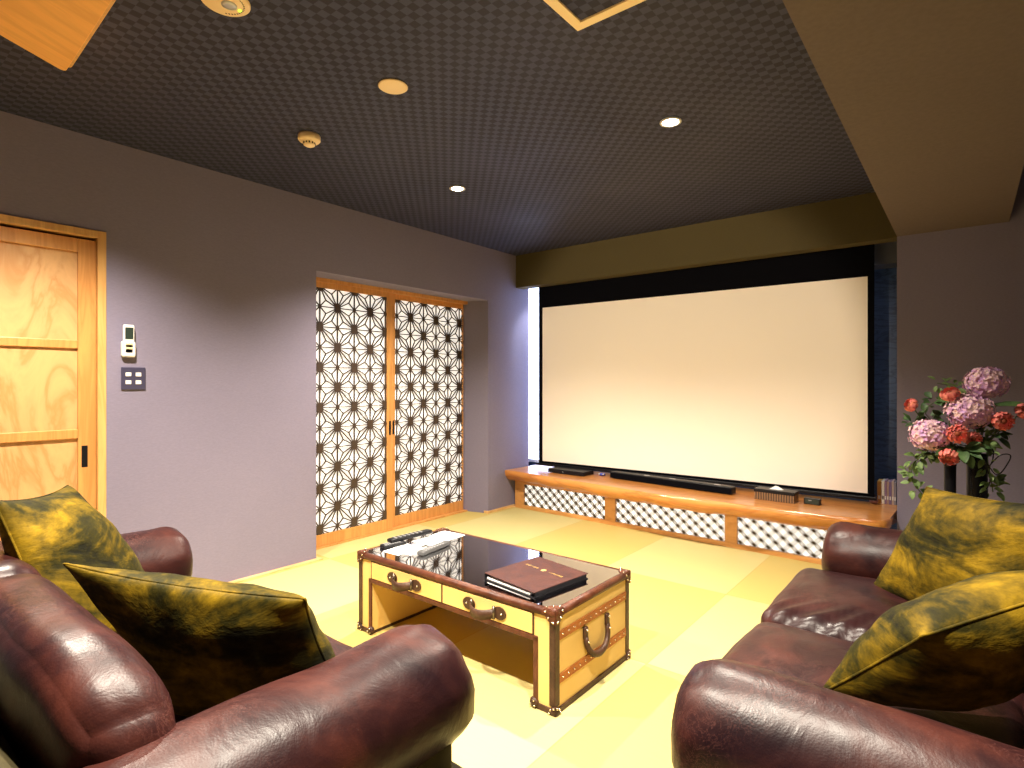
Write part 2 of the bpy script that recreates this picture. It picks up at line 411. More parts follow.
def lattice_door(num, y0, y1, s0, s1, front, hy):
    d = empty('door_%d' % num, (XD, y0, 0)); tag(d, kind='structure')
    xf = .0 if front else -.036
    z0, z1 = .012, 1.972
    g = MB().box(xf-.032, xf, 0, s0, z0, z1).box(xf-.032, xf, y1-y0-s1, y1-y0, z0, z1)
    g.build('door_stile', M['frame'], d, .002)
    g = MB().box(xf-.031, xf-.001, s0, y1-y0-s1, z0, .10).box(xf-.031, xf-.001, s0, y1-y0-s1, 1.925, z1)
    g.build('door_rail', M['frame'], d, .002)
    MB().box(xf-.028, xf-.020, s0, y1-y0-s1, .10, 1.925).build('paper_panel', M['paper'], d)
    rect = (s0, .10, y1-y0-s1, 1.925)
    asanoha(rect, (2.400-y0, 1.937 if front else 1.787), .1515, .150, xf-.008).build('lattice', M['lattice'], d)
    MB().box(xf-.001, xf+.002, hy-y0-.010, hy-y0+.010, .79, .905).build('door_handle', M['black'], d, .001)
lattice_door(2, 2.23, 3.075, .055, .058, True, 3.048)
lattice_door(3, 3.075, 3.964, .058, .008, False, 3.113)
struct('trim_5', MB().box(-3.80, XD+.012, 2.226, 4.03, 1.968, 1.995).box(-3.80, XD+.012, 2.226, 4.03, 0, .012), M['frame'])

# ---------------------------------------------------- shelf with grilles
sh = empty('media_shelf', (XL, 4.40, 0), -math.radians(2.4))
tag(sh, 'long low live-edge wooden shelf with white backed lattice grilles below the projection screen', 'shelf')
zt = .375
front = [(.006,-.125),(.30,-.135),(.8,-.185),(1.3,-.225),(1.55,-.255),(1.72,-.262),(1.9,-.25),(2.4,-.212),(2.8,-.18),(3.02,-.15),(3.115,-.125),(3.145,-.03)]
poly = front+[(3.145,.17),(.006,.03)]
def cr(pts, n=6):
    o = []
    for i in range(len(pts)-1):
        a, b, c, e = pts[max(i-1,0)], pts[i], pts[i+1], pts[min(i+2,len(pts)-1)]
        for k in range(n):
            t = k/n
            o.append(tuple(.5*((2*b[j])+(-a[j]+c[j])*t+(2*a[j]-5*b[j]+4*c[j]-e[j])*t*t+(-a[j]+3*b[j]-3*c[j]+e[j])*t**3) for j in range(len(b))))
    o.append(pts[-1]); return o
fe = cr(front)
g = MB(); n = len(fe)
rows = []
for z, off in ((zt, .012), (zt-.008, 0), (zt-.05, .004), (zt-.085, .035), (zt-.105, .075)):
    rows.append([(x+(off if x > 3.1 else 0)*-1, y+off+.004*math.sin(x*23+z*60)+.003*math.sin(x*51), z+(.006*math.sin(x*9)+.004*math.sin(x*21) if z < zt-.02 else 0)) for x, y in fe])
vs = [p for r in rows for p in r]
fs = [(r*n+i, (r+1)*n+i, (r+1)*n+i+1, r*n+i+1) for r in range(4) for i in range(n-1)]
g.add(vs, fs, True)
back = [(3.13, .48), (.006, .35)]
top = rows[0]+[(x, y, zt) for x, y in back]; bot = rows[-1]+[(x, y, zt-.105) for x, y in back]
g.add(top, [tuple(range(len(top)))]); g.add(bot, [tuple(range(len(bot)))[::-1]])
k = len(top); g.add(top+bot, [(n-1, n, k+n, k+n-1), (n, n+1, k+n+1, k+n), (n+1, 0, k, k+n+1)])
g.build('shelf_slab', M['shelf'], sh)
panels = [(.14, 1.055), (1.16, 2.095), (2.185, 3.05)]
zb0, zb1 = .035, .235
g = MB().box(.03, 3.10, 0, .03, 0, zb0).box(.03, 3.10, 0, .03, zb1, .29)
g.build('base_rail', M['shelf_base'], sh, .002)
for x0, x1 in ((.03, .14), (1.055, 1.16), (2.095, 2.185), (3.05, 3.10)):
    MB().box(x0, x1, -.002, .032, zb0, zb1+.04).build('base_post', M['shelf_base'], sh, .002)
def shippo(rect, y, s):
    g = MB(); h = s/2; hw = .049
    nx = int((rect[2]-rect[0])/hw)+3; nz = int((rect[3]-rect[1])/h)+3
    ox = rect[0]+.02; oz = rect[1]+.015
    def seg(p, q, t):
        c = clip(p, q, rect)
        if c: (a, b), (e, f) = c; g.bar((a, y, b), (e, y, f), t, .006, (0,1,0))
    for i in range(-1, nx):
        for j in range(-1, nz):
            if (i+j) % 2: continue
            p = (ox+i*hw, oz+j*h)
            for sx in (1, -1):
                q = (p[0]+sx*hw, p[1]+h)
                dx, dy = q[0]-p[0], q[1]-p[1]; L = math.hypot(dx, dy); nxn, nyn = -dy/L, dx/L
                for sg in (1, -1):
                    prev = p
                    for k in range(1, 6):
                        t = k/5; b = sg*.19*L*.95*4*t*(1-t)
                        c = (p[0]+dx*t+nxn*b, p[1]+dy*t+nyn*b); seg(prev, c, .0042); prev = c
                seg(p, q, .0030)
            if rect[0]+.006 < p[0] < rect[2]-.006 and rect[1]+.006 < p[1] < rect[3]-.006:
                g.lathe([(.0075, -.0035), (.0075, .0035)], 8, (p[0], y, p[1]), 'y')
    return g
for x0, x1 in panels:
    p = shippo((x0, zb0, x1, zb1), .010, .084).build('grille', M['grille'], sh)
    MB().box(x0, x1, .022, .03, zb0, zb1).build('backing_panel', M['grille_paper'], sh)
struct('trim_6', MB().box(XL, -.37, 4.40, 4.42, 0, .004), M['strip'])

# ---------------------------------------------------- projection screen
ang = math.atan2(.06, 2.75)
ps = empty('projection_screen', (-3.28, 4.585, 0), ang)
tag(ps, 'large white pull-down projection screen with black border hanging above the long wooden shelf', 'projection screen')
SW = 2.735
MB().box(.0, SW, -.002, .001, .452, 1.962).build('screen_surface', M['screen'], ps)
g = MB().box(-.045, 0, -.003, .002, .43, 2.2).box(SW, SW+.040, -.003, .002, .43, 2.2).box(0, SW, -.003, .002, 1.962, 2.2).box(0, SW, -.003, .002, .43, .452)
g.build('black_border', M['screen_black'], ps)
MB().box(-.075, SW+.055, -.016, .016, .408, .432).build('bottom_bar', M['black'], ps, .005)
MB().box(-.10, SW+.04, -.03, .07, 2.20, 2.33).build('roller_casing', M['black'], ps, .01)

# ---------------------------------------------------- things on the shelf
def thing_box(name, label, cat, x, y, rz): return tag(empty(name, (x, y, zt), rz), label, cat)
o = thing_box('disc_player', 'slim black disc player at the left end of the wooden shelf', 'disc player', -2.90, 4.50, -.035)
MB().box(-.20, .20, -.085, .085, .004, .040).build('case', M['black'], o, .003)
MB().box(-.03, -.022, -.087, -.085, .018, .024).build('indicator_light', M['white'], o)
for sx in (-.16, .16):
    MB().lathe([(.012, 0), (.012, .005)], 10, (sx, -.05, 0)).build('foot', M['black_metal'], o)
o = thing_box('game_controller', 'small blue plastic gadget between the disc player and the sound bar', 'gadget', -2.60, 4.56, .2)
MB().ball((0,0,.014), .014, 12, (2.4,1.3,1)).build('body', M['blue'], o)
for sx in (-.02, .02): MB().ball((sx,-.02,.018), .008, 8).build('knob', M['silver'], o)
o = thing_box('sound_bar', 'long low black sound bar in front of the projection screen', 'sound bar', -1.93, 4.475, -.105)
g = MB().rbox((0,0,.032), (1.10,.085,.058), .012, 12); g.build('case', M['black'], o)
MB().box(-.545,.545,-.0440,-.0425,.008,.052).build('front_grille', M['screen_black'], o)
for xx in (-.22, .02, .40): MB().box(xx, xx+.05, -.02, .0, .0605, .0625).build('button', M['silver'], o)
o = thing_box('tissue_box', 'dark brown striped wooden tissue box with white tissue on the shelf', 'tissue box', -1.08, 4.40, -.06)
MB().box(-.135,.135,-.055,.055,0,.062).build('box_body', M['tissuebox'], o, .002)
MB().box(-.138,.138,-.058,.058,.055,.078).build('box_lid', M['black'], o, .002)
g = MB(); g.add([(-.045,-.01,.078),(.045,-.006,.078),(.05,.012,.078),(-.04,.014,.078),(-.005,0,.104),(.012,.004,.100)],
      [(0,1,5,4),(1,2,5),(2,3,4,5),(3,0,4)]); g.build('tissue', M['paperwhite'], o)
o = thing_box('desk_clock', 'small black box-shaped clock right of the tissue box', 'clock', -.846, 4.41, -.04)
MB().box(-.052,.052,-.02,.02,0,.042).build('case', M['black'], o, .003)
MB().box(-.044,.044,-.0215,-.020,.006,.036).build('display', M['lcd'], o)
MB().box(-.02,-.002,-.0225,-.0212,.026,.030).build('marking', M['silver'], o)
o = thing_box('ornament', 'small round pinkish ornament at the right end of the shelf beside the discs', 'ornament', -.515, 4.70, 0)
MB().lathe([(.016,0),(.026,.012),(.026,.03),(.012,.04),(.016,.05)], 20).build('body', varied('rose_glaze', [(.25,.10,.10),(.45,.25,.22)], 40, .3), o)
MB().ball((0,0,.058), .012, 10).build('lid', M['dark_trim'], o)
cols = [((.72,.40,.10),'orange'),((.80,.74,.62),'white'),((.32,.20,.30),'purple'),((.45,.30,.25),'brown'),((.22,.15,.28),'dark violet'),((.55,.42,.36),'beige'),((.24,.22,.25),'grey')]
xx = -.500
for i, (c, cn) in enumerate(cols):
    t = (.026, .018, .013, .013, .016, .013, .013)[i]
    o = thing_box('disc_case', '%s spined disc case standing in the row at the right end of the shelf' % cn, 'disc case', xx+t/2, 4.80, 0)
    o['group'] = 'disc cases at the right end of the shelf'
    hgt = .155+.004*((i*7) % 3)
    MB().box(-t/2+.0007, t/2-.0007, -.06, .06, 0, hgt).build('case', mat('disc_spine_'+cn.replace(' ','_'), c, .4), o, .001)
    MB().box(-t/4, t/4, -.0608, -.060, .03, .055).build('spine_mark', M['white'] if i != 1 else M['dark_trim'], o)
    xx += t

# ---------------------------------------------------- coffee table
T = empty('trunk_coffee_table', (-1.768, 2.018, 0), math.radians(-.3))
tag(T, 'yellow trunk style coffee table with brown leather edges, studs and dark glass top', 'coffee table')
L, Wd, TH = 1.19, .585, .382
hx, hy = L/2, Wd/2; leg = .105
g = MB().box(-hx+.008, -hx+leg, -hy+.008, hy-.008, .012, TH-.01).box(hx-leg, hx-.008, -hy+.008, hy-.008, .012, TH-.01)
g.box(-hx+leg, hx-leg, -hy+.012, hy-.008, .268, TH-.012)
g.build('body', M['canvas'], T, .003)
MB().box(-hx+leg, hx-leg, hy-.03, hy-.012, .06, .268).build('back_panel', M['dark_trim'], T)
MB().box(-hx+.022, hx-.022, -hy+.022, hy-.022, TH-.006, TH+.002).build('glass_top', M['glass_top'], T, .001)
def rim(name, pts, r, m=None, par=T): return MB().tube(pts, r, 10).build(name, m or M['trim_leather'], par)
zr = TH-.012
rp = [(-hx+.012,-hy+.012,zr),(hx-.012,-hy+.012,zr),(hx-.012,hy-.012,zr),(-hx+.012,hy-.012,zr)]
g = MB()
for i in range(4): g.tube([rp[i], rp[(i+1) % 4]], .0165, 12)
for p in rp: g.ball(p, .0165, 12)
g.build('top_rim', M['trim_leather'], T)
for sx in (-1, 1):
    for sy in (-1, 1):
        x, y = sx*(hx-.008), sy*(hy-.008)
        g = MB().box(min(x, x-sx*.024), max(x, x-sx*.024), min(y, y+sy*.004), max(y, y+sy*.004), .03, TH-.03)
        g.box(min(x, x+sx*.004), max(x, x+sx*.004), min(y+sy*.004, y-sy*.026), max(y+sy*.004, y-sy*.026), .03, TH-.03)
        g.build('corner_edging', M['dark_trim'], T, .002)
    x = sx*(hx-.008)
    MB().box(min(x-sx*.0,x+sx*.006), max(x,x+sx*.006), -hy+.01, hy-.01, 0, .022).build('bottom_edging', M['dark_trim'], T, .002)
    # inner frame of the knee hole, front
    xi = sx*(hx-leg)
    MB().box(min(xi, xi+sx*.02), max(xi, xi+sx*.02), -hy+.002, -hy+.014, .02, .268).build('opening_edging', M['trim_leather'], T, .003)
    MB().box(min(xi, xi+sx*.012), max(xi, xi+sx*.012), -hy+.012, hy-.02, 0, .018).build('inner_edging', M['dark_trim'], T, .002)
    # foot edging across the leg front
    MB().box(min(xi, x), max(xi, x), -hy+.002, -hy+.012, 0, .022).build('foot_edging', M['dark_trim'], T, .002)
MB().box(-hx+leg-.02, hx-leg+.02, -hy+.002, -hy+.014, .250, .270).build('opening_edging', M['trim_leather'], T, .003)
def stud(par, p, r_):
    if stud.me is None: stud.me = MB().ball((0,0,0), 1, 8).build('stud', M['brass'], par); o_ = stud.me
    else: o_ = stud.me.copy(); C.objects.link(o_); o_.parent = par
    o_.location = p; o_.scale = (r_, r_, r_); return o_
stud.me = None
def corner_cap(cx, cy, cz, sx, sy, sz, r=.052):
    # three rounded leather flaps meeting at a corner; sx sy sz = outward signs
    g = MB(); e = .003
    def flap(o, a, b, nrm):
        o = Vector(o); a = Vector(a); b = Vector(b); nrm = Vector(nrm)*e
        pts = [o]+[o+a*(r*math.cos(t))+b*(r*math.sin(t)) for t in [i*PI/2/8 for i in range(9)]]
        n = len(pts); vs = [p+nrm for p in pts]+[p-nrm for p in pts]
        g.add(vs, [tuple(range(n)), tuple(range(n, 2*n))[::-1]]+[(i, n+i, n+(i+1) % n, (i+1) % n) for i in range(n)])
    o = (cx, cy, cz)
    flap(o, (-sx,0,0), (0,0,-sz), (0,sy,0)); flap(o, (0,-sy,0), (0,0,-sz), (sx,0,0))
    if sz > 0: flap(o, (-sx,0,0), (0,-sy,0), (0,0,1))
    g.ball((cx-sx*.012, cy-sy*.012, cz-sz*.012), .019, 12)
    cap = g.build('corner_cap', M['trim_leather'] if sz > 0 else M['dark_trim'], T)
    for t in (.12, .5, .88):
        a = t*PI/2; q = r*.82
        stud(cap, (cx-sx*q*math.cos(a), cy+sy*.004, cz-sz*q*math.sin(a)), .0046)
        stud(cap, (cx+sx*.004, cy-sy*q*math.cos(a), cz-sz*q*math.sin(a)), .0046)
        if sz > 0: stud(cap, (cx-sx*q*math.cos(a), cy-sy*q*math.sin(a), cz+.004), .0046)
for sx in (-1, 1):
    for sy in (-1, 1):
        corner_cap(sx*(hx-.001), sy*(hy-.001), TH+.003, sx, sy, 1)
        corner_cap(sx*(hx-.001), sy*(hy-.001), .001, sx, sy, -1, .034)
    # small bracket on the inner foot corner
    g = MB().ball((sx*(hx-leg+.005), -hy+.006, .020), .021, 10, (1,.7,.95)); c = g.build('foot_cap', M['dark_trim'], T)
    for a, b in ((-.010,.012),(.006,.028),(.010,.010)): stud(c, (sx*(hx-leg+.005)+a, -hy-.008, .004+b), .004)
# drawers
for x0, x1 in ((-hx+leg+.004, -.004), (.004, hx-leg-.004)):
    dr = MB().box(x0, x1, -hy+.002, -hy+.02, .274, .352).build('drawer', M['canvas'], T, .002)
    xc = (x0+x1)/2; zc = .312; yf = -hy+.002
    hd = MB()
    for s in (-1, 1):
        n = 12
        pts = [(xc+s*.082+.034*math.cos(2*PI*k/n), zc+.026*math.sin(2*PI*k/n)) for k in range(n)]
        hd.add([(a, yf-.005, b) for a, b in pts]+[(a, yf, b) for a, b in pts], [tuple(range(n))[::-1]]+[(k, (k+1) % n, n+(k+1) % n, n+k) for k in range(n)])
    N = 12
    prev = None; vs = []; fs = []
    for k in range(N+1):
        t = k/N; x = xc-.064+.128*t; y = yf-.006-.040*math.sin(PI*t)**.6
        zz_ = zc-.008*math.sin(PI*t); vs += [(x, y, zz_-.021), (x, y-.005, zz_-.021), (x, y-.005, zz_+.018), (x, y, zz_+.018)]
        if k:
            a = (k-1)*4; b = k*4
            fs += [(a+i, a+(i+1) % 4, b+(i+1) % 4, b+i) for i in range(4)]
    hd.add(vs, fs, True)
    h = hd.build('drawer_handle', M['dark_trim'], dr)
    for sg in (-1, 1):
        MB().tube([(xc+sg*.060, yf-.012, zc-.025), (xc+sg*.060, yf-.012, zc+.025)], .006, 8).build('handle_loop', M['loop'], dr)
        stud(dr, (xc+sg*.094, yf-.006, zc), .0045)
MB().box(-.002, .002, -hy+.001, -hy+.02, .272, .356).build('drawer_divider', M['dark_trim'], T)
for sx in (-1, 1):
    MB().box(min(sx*(hx-leg-.003), sx*(hx-leg+.001)), max(sx*(hx-leg-.003), sx*(hx-leg+.001)), -hy+.003, -hy+.02, .268, .356).build('drawer_divider', M['dark_trim'], T)
    # end straps and hanging handle
    xe = sx*(hx-.008)
    for z in (.285, .125):
        st = MB().box(min(xe, xe+sx*.004), max(xe, xe+sx*.004), -hy+.034, hy-.034, z-.017, z+.017).build('strap', M['strap'], T, .001)
        for k in range(13): stud(st, (xe+sx*.004, -hy+.055+k*(Wd-.11)/12, z), .0038)
    pts = [(xe+sx*(.010+.012*math.sin(PI*t)), -.085*math.cos(PI*t), .222-.088*math.sin(PI*t)**.8) for t in [k/16 for k in range(17)]]
    h = MB().tube(pts, [.010+.003*math.sin(PI*k/16) for k in range(17)], 10)
    for s_ in (-1, 1): h.rbox((xe+sx*.008, s_*.085, .238), (.014, .026, .05), .006, 6)
    h = h.build('side_handle', M['dark_trim'], T)
    for s_ in (-1, 1):
        stud(h, (xe+sx*.017, s_*.085, .250), .005); stud(h, (xe+sx*.022, s_*.083, .205), .0055)

# things lying on the table
zt2 = TH+.0025
def on_table(name, label, cat, x, y, rz, dz=0):
    return tag(empty(name, (x, y, zt2+dz), rz), label, cat)
# menu folder
mo_ = on_table('menu_folder', 'brown leather menu folder with gold lettering on the glass table top', 'folder', -1.435, 1.960, math.radians(-8))
fw, fd = .295, .33
g = MB().box(-fw/2, fw/2, -fd/2, fd/2, 0, .004); g.build('back_cover', M['black'], mo_, .001)
g = MB().box(-fw/2, -fw/2+.004, -fd/2, fd/2, .003, .026); g.build('spine', M['black'], mo_, .001)
MB().box(-fw/2+.01, fw/2-.03, -fd/2+.008, fd/2-.008, .0045, .013).build('pages', M['paperwhite'], mo_)
cv_ = MB(); a0, a1 = .027, .020
cv_.add([(-fw/2,-fd/2,a0),(fw/2,-fd/2,a1),(fw/2,fd/2,a1),(-fw/2,fd/2,a0),(-fw/2,-fd/2,a0+.004),(fw/2,-fd/2,a1+.004),(fw/2,fd/2,a1+.004),(-fw/2,fd/2,a0+.004)],
        [(0,3,2,1),(4,5,6,7),(0,1,5,4),(1,2,6,5),(2,3,7,6),(3,0,4,7)])
cvo = cv_.build('front_cover', M['menu'], mo_, .0015)
MB().box(fw/2-.012, fw/2-.001, -fd/2+.01, fd/2-.01, .0045, .0195).build('inner_flap', M['black'], mo_)
g = MB(); random.seed(4)
zl = lambda x: a0+.0042+(a1-a0)*(x+fw/2)/fw
def glyph(x, y, w_, h_):
    z = zl(x)
    for k in range(3):
        if random.random() < .75: g.box(x-w_/2, x+w_/2, y-h_/2+k*h_/2-.0008, y-h_/2+k*h_/2+.0008, z, z+.0006)
    for k in range(2): g.box(x-w_/2+k*w_-.0008, x-w_/2+k*w_+.0008, y-h_/2, y+h_/2, z, z+.0006)
for i in range(5): glyph(-.100+i*.0155, .045, .009, .010)
g.build('gold_lettering', M['gold'], cvo); g = MB()
for i in range(5): glyph(.040+i*.0155, .045, .009, .010)
g.build('gold_lettering', M['gold'], cvo); g = MB()
for k in range(6):
    a = PI*k/3; g.box(.0+.008*math.cos(a)-.004, .008*math.cos(a)+.004, .045+.009*math.sin(a)-.004, .045+.009*math.sin(a)+.004, zl(0), zl(0)+.0007)
g.box(-.004,.004,.041,.049, zl(0), zl(0)+.0008)
g.build('gold_crest', M['gold'], cvo)

def remote(name, label, x, y, rz, ln, wd, m_, dz=0, tilt=0, btn=M['silver'], group=None):
    o = on_table(name, label, 'remote control', x, y, rz, dz)
    if tilt: o.rotation_euler = (0, tilt, rz)
    MB().rbox((0,0,.011), (ln, wd, .020), .007, 10).build('case', m_, o)
    b = MB()
    for i in range(7):
        for j in range(3): b.box(-ln*.36+i*ln*.1-.004, -ln*.36+i*ln*.1+.004, (j-1)*wd*.27-.003, (j-1)*wd*.27+.003, .0205, .0225)
    b.build('buttons', btn, o); return o
remote('remote_control', 'long black remote control at the far left edge of the glass table top', -2.305, 2.02, math.radians(86), .27, .044, M['black'], .016)
remote('remote_control', 'short black remote control lying under the long black one on the table', -2.30, 1.90, math.radians(80), .13, .05, M['black'], -.003)
remote('remote_control', 'grey silver remote control with many buttons nearest the middle of the table', -2.085, 1.985, math.radians(99), .23, .042, M['handset'], .0, btn=M['silver'])
remote('remote_control', 'small white remote control lying on the white sheet', -2.185, 1.955, math.radians(96), .13, .04, M['white'], .002, btn=M['grey'])
o = on_table('instruction_sheet', 'white printed instruction sheet at the left end of the glass table', 'sheet', -2.225, 2.14, math.radians(93))
MB().box(-.12, .14, -.075, .075, .0, .0012).build('paper', M['paperwhite'], o)
for i in range(6): MB().box(-.10, .09-.03*(i % 3), -.07+i*.024, -.068+i*.024, .0012, .0014).build('printed_line', M['grey'], o)
o = on_table('small_leaflet', 'white leaflet lying next to the black remote controls', 'leaflet', -2.215, 1.895, math.radians(92))
MB().box(-.085, .08, -.055, .055, 0, .0010).build('paper', M['paperwhite'], o)
for a_, b_ in ((-.02, -.016), (.008, .012)): MB().box(-.06, .04, a_, b_, .0010, .0013).build('printed_line', M['grey'], o)

# ---------------------------------------------------- sofas
def sofa(loc, rz, label, seed, hw, az, bw=.77, by=0, bz=0):
    K = hw/.755
    S = empty('leather_sofa', loc, rz); tag(S, label, 'sofa', 'pair of oxblood leather sofas')
    def folds(p, uu):
        k = max(0, -uu[2]+.4)
        p.y += .010*k*math.sin(p.x*34)*(1 if abs(uu[1]) > .7 else 0); p.x += .010*k*math.sin(p.y*30)*(1 if abs(uu[0]) > .9 else 0); return p
    MB().rbox((0,.03,.175), (1.93*K,.88,.33), .035, 30, (0,0,0), .006, 5, seed, folds).build('base_cover', M['olive_cloth'], S)
    def lean(p, uu): p.y += -.06*(p.z+.3); return p
    MB().rbox((0,-.335,.36), (1.64*K,.17,.60), .06, 24, (0,.02,.01), .008, 4, seed+2, lean).build('back_frame', M['olive_cloth'], S)
    for s in (-1, 1):
        # rolled arm: loft of an upright section with a round head
        prof = []
        for k in range(25):
            a = -1.25+(PI+2.5)*k/24; prof.append((.138*math.cos(a), az+.138*math.sin(a)))
        n = len(prof); ys = [-.36+.74*k/22 for k in range(23)]
        rings = [(y, 1.) for y in ys]+[(.38+.075*math.sin(t), 1-(1-math.cos(t))*.30) for t in [PI/2*i/5 for i in range(1, 6)]]+[(.462, .55), (.464, .2)]
        vs = []
        for y, sc in rings:
            for (px, pz) in prof:
                cz = az-.02
                p = Vector((s*hw+px*sc, y, cz+(pz-cz)*sc))
                q = noise.noise_vector(p*5+Vector((seed, s*3, 1)))*.008
                pl = math.exp(-((y-.40)/.05)**2)*.005*math.sin(math.atan2(pz-az, px)*17)*(sc > .3)
                rad = Vector((px, 0, pz-az)).normalized()
                p += q+rad*pl
                vs.append(p)
        R = len(rings); fs = [(i*n+k, i*n+(k+1) % n, (i+1)*n+(k+1) % n, (i+1)*n+k) for i in range(R-1) for k in range(n)]
        fs += [tuple(range(n))[::-1], tuple((R-1)*n+k for k in range(n))]
        if s: g = MB().add(vs, fs, True); g.build('arm', M['leather'], S)
        MB().rbox((s*(hw+.01),.01,az-.20), (.20,.80,.30), .04, 16, (.005,.0,0), .006, 6, seed+s).build('arm_panel', M['olive_cloth'], S)
        xc = s*(hw-.143)/2
        def crease(p, uu, s=s):
            # gathers at the seam between the two seats
            k = max(0, 1-abs(p.x+s*(hw-.143)/2)/.20) if uu[2] > 0 else 0
            p.z += (-.012*k if s < 0 else .006*k+k**.7*.0075*math.sin(p.y*88+p.x*50+1.5*math.sin(p.y*17)))
            return p
        MB().rbox((xc,.195,.375), (hw-.145,.67,.165), .05, 46, (.004,.012,.030), .006, 5, seed+s, crease).build('seat_cushion', M['leather'], S)
        pts = []
        for k in range(40):
            t = k/40*2*PI; a, b = math.cos(t), math.sin(t)
            pts.append((xc+(hw-.175)/2*math.copysign(abs(a)**.35, a), .205+.316*math.copysign(abs(b)**.35, b), .425))
        MB().tube(pts, .005, 6, True).build('seat_piping', M['dark_trim'], S)
        def lean2(p, uu, s=s):
            o_ = max(0, (s*uu[0]-.2)/.8)
            p.y += -.12*p.z+.03*o_*o_; p.z -= .075*o_**2.5*(1 if p.z > 0 else 0); return p
        MB().rbox((s*bw/2*K,-.185+by,.625+bz), (bw*K,.15,.42), .06, 26, (.006,.018,.006), .007, 4, seed+5+s, lean2).build('back_cushion', M['leather'], S)
        pts = [(s*x_*K*bw/.81, y_+by-.018, z_+bz) for x_, y_, z_ in ((.01,-.262,.668),(.15,-.262,.668),(.40,-.258,.664),(.62,-.240,.660),(.76,-.215,.652),(.805,-.18,.64))]
        pts = cr(pts, 6)
        MB().tube(pts, .007, 6).build('cushion_piping', M['dark_trim'], S)
        for yy in (-.33, .38):
            MB().lathe([(.02,0),(.028,.03)], 12, (s*.78, yy, 0)).build('foot', M['black'], S)
    return S
sofa((-1.72, .50, 0), 0, 'oxblood leather sofa at left, seen from behind over its backrest', 1, .735, .52, .74, 0, -.045)
sofa((-.02, 1.995, 0), PI/2, 'oxblood leather sofa at right, facing the coffee table, with creased seat cushions', 4, .78, .490, .76, -.06, -.03)

# ---------------------------------------------------- cushions
def pillow(name, label, corners, thick, seed, wr=.010, bias=0):
    c = [Vector(p) for p in corners]            # TL TR BR BL
    org = sum(c, Vector())/4; c = [p-org for p in c]
    nrm = (c[1]-c[0]).cross(c[3]-c[0]).normalized()
    N = 34
    def P(u, v, s):
        u2 = u; v2 = v
        # edges bow inwards
        u2 = .5+(u-.5)*(1-.075*4*v*(1-v)); v2 = .5+(v-.5)*(1-.075*4*u*(1-u))
        p = (c[0]*(1-u2)+c[1]*u2)*(1-v2)+(c[3]*(1-u2)+c[2]*u2)*v2
        X_ = max(0, 1-(2*u-1)**2); Y_ = max(0, 1-(2*v-1)**2)
        t = thick/2*(X_*Y_)**.50*(1+bias*s)
        q = noise.noise_vector(p*7+Vector((seed*5, seed, s)))*wr + noise.noise_vector(p*17+Vector((seed, s, 3)))*wr*.45
        # puckers that run in from the rim
        pk = .007*math.sin(26*u+seed)*math.exp(-min(v, 1-v)*9)*(Y_**.5)+.007*math.sin(23*v+seed)*math.exp(-min(u, 1-u)*9)*(X_**.5)
        return p+nrm*(s*t+s*pk)+q*(X_*Y_)**.25
    vs = []; fs = []; ix = {}
    for s in (1, -1):
        for i in range(N+1):
            for j in range(N+1):
                rimv = i in (0, N) or j in (0, N)
                if rimv and s == -1: ix[(s,i,j)] = ix[(1,i,j)]; continue
                ix[(s,i,j)] = len(vs)
                u = .5-.5*math.cos(PI*i/N); v = .5-.5*math.cos(PI*j/N)
                vs.append(P(u, v, s))
        for i in range(N):
            for j in range(N):
                f = (ix[(s,i,j)], ix[(s,i+1,j)], ix[(s,i+1,j+1)], ix[(s,i,j+1)])
                fs.append(f if s < 0 else f[::-1])
    root = empty(name, org); tag(root, label, 'cushion', 'olive gold velvet cushions on the sofas')
    MB().add(vs, fs, True).build('cushion_body', M['velvet'], root)
    cs = lambda k, N_: .5-.5*math.cos(PI*k/N_)
    pts = [P(cs(k, 20), 0, 1) for k in range(20)]+[P(1, cs(k, 20), 1) for k in range(20)]+[P(1-cs(k, 20), 1, 1) for k in range(20)]+[P(0, 1-cs(k, 20), 1) for k in range(20)]
    MB().tube(pts, .0032, 6, True).build('piping', M['velvet'], root)
    return root
pillow('velvet_cushion', 'olive velvet cushion leaning against the far arm of the left sofa', [(-1.87,.30,.93),(-2.16,.515,.905),(-2.00,.74,.50),(-1.74,.40,.50)], .17, 1)
pillow('velvet_cushion', 'large dark olive velvet cushion in the near corner of the left sofa', [(-1.58,.37,.815),(-1.09,.665,.765),(-1.055,.77,.49),(-1.38,.55,.42)], .20, 2, bias=.5)
pillow('velvet_cushion', 'golden olive velvet cushion at the far end of the right sofa', [(-.11,2.40,.865),(.25,2.06,.90),(.09,2.10,.47),(-.28,2.49,.46)], .17, 3)
pillow('velvet_cushion', 'plump golden olive velvet cushion at the near end of the right sofa', [(-.07,1.36,.73),(.25,1.60,.87),(.06,1.78,.55),(-.27,1.48,.50)], .22, 4)

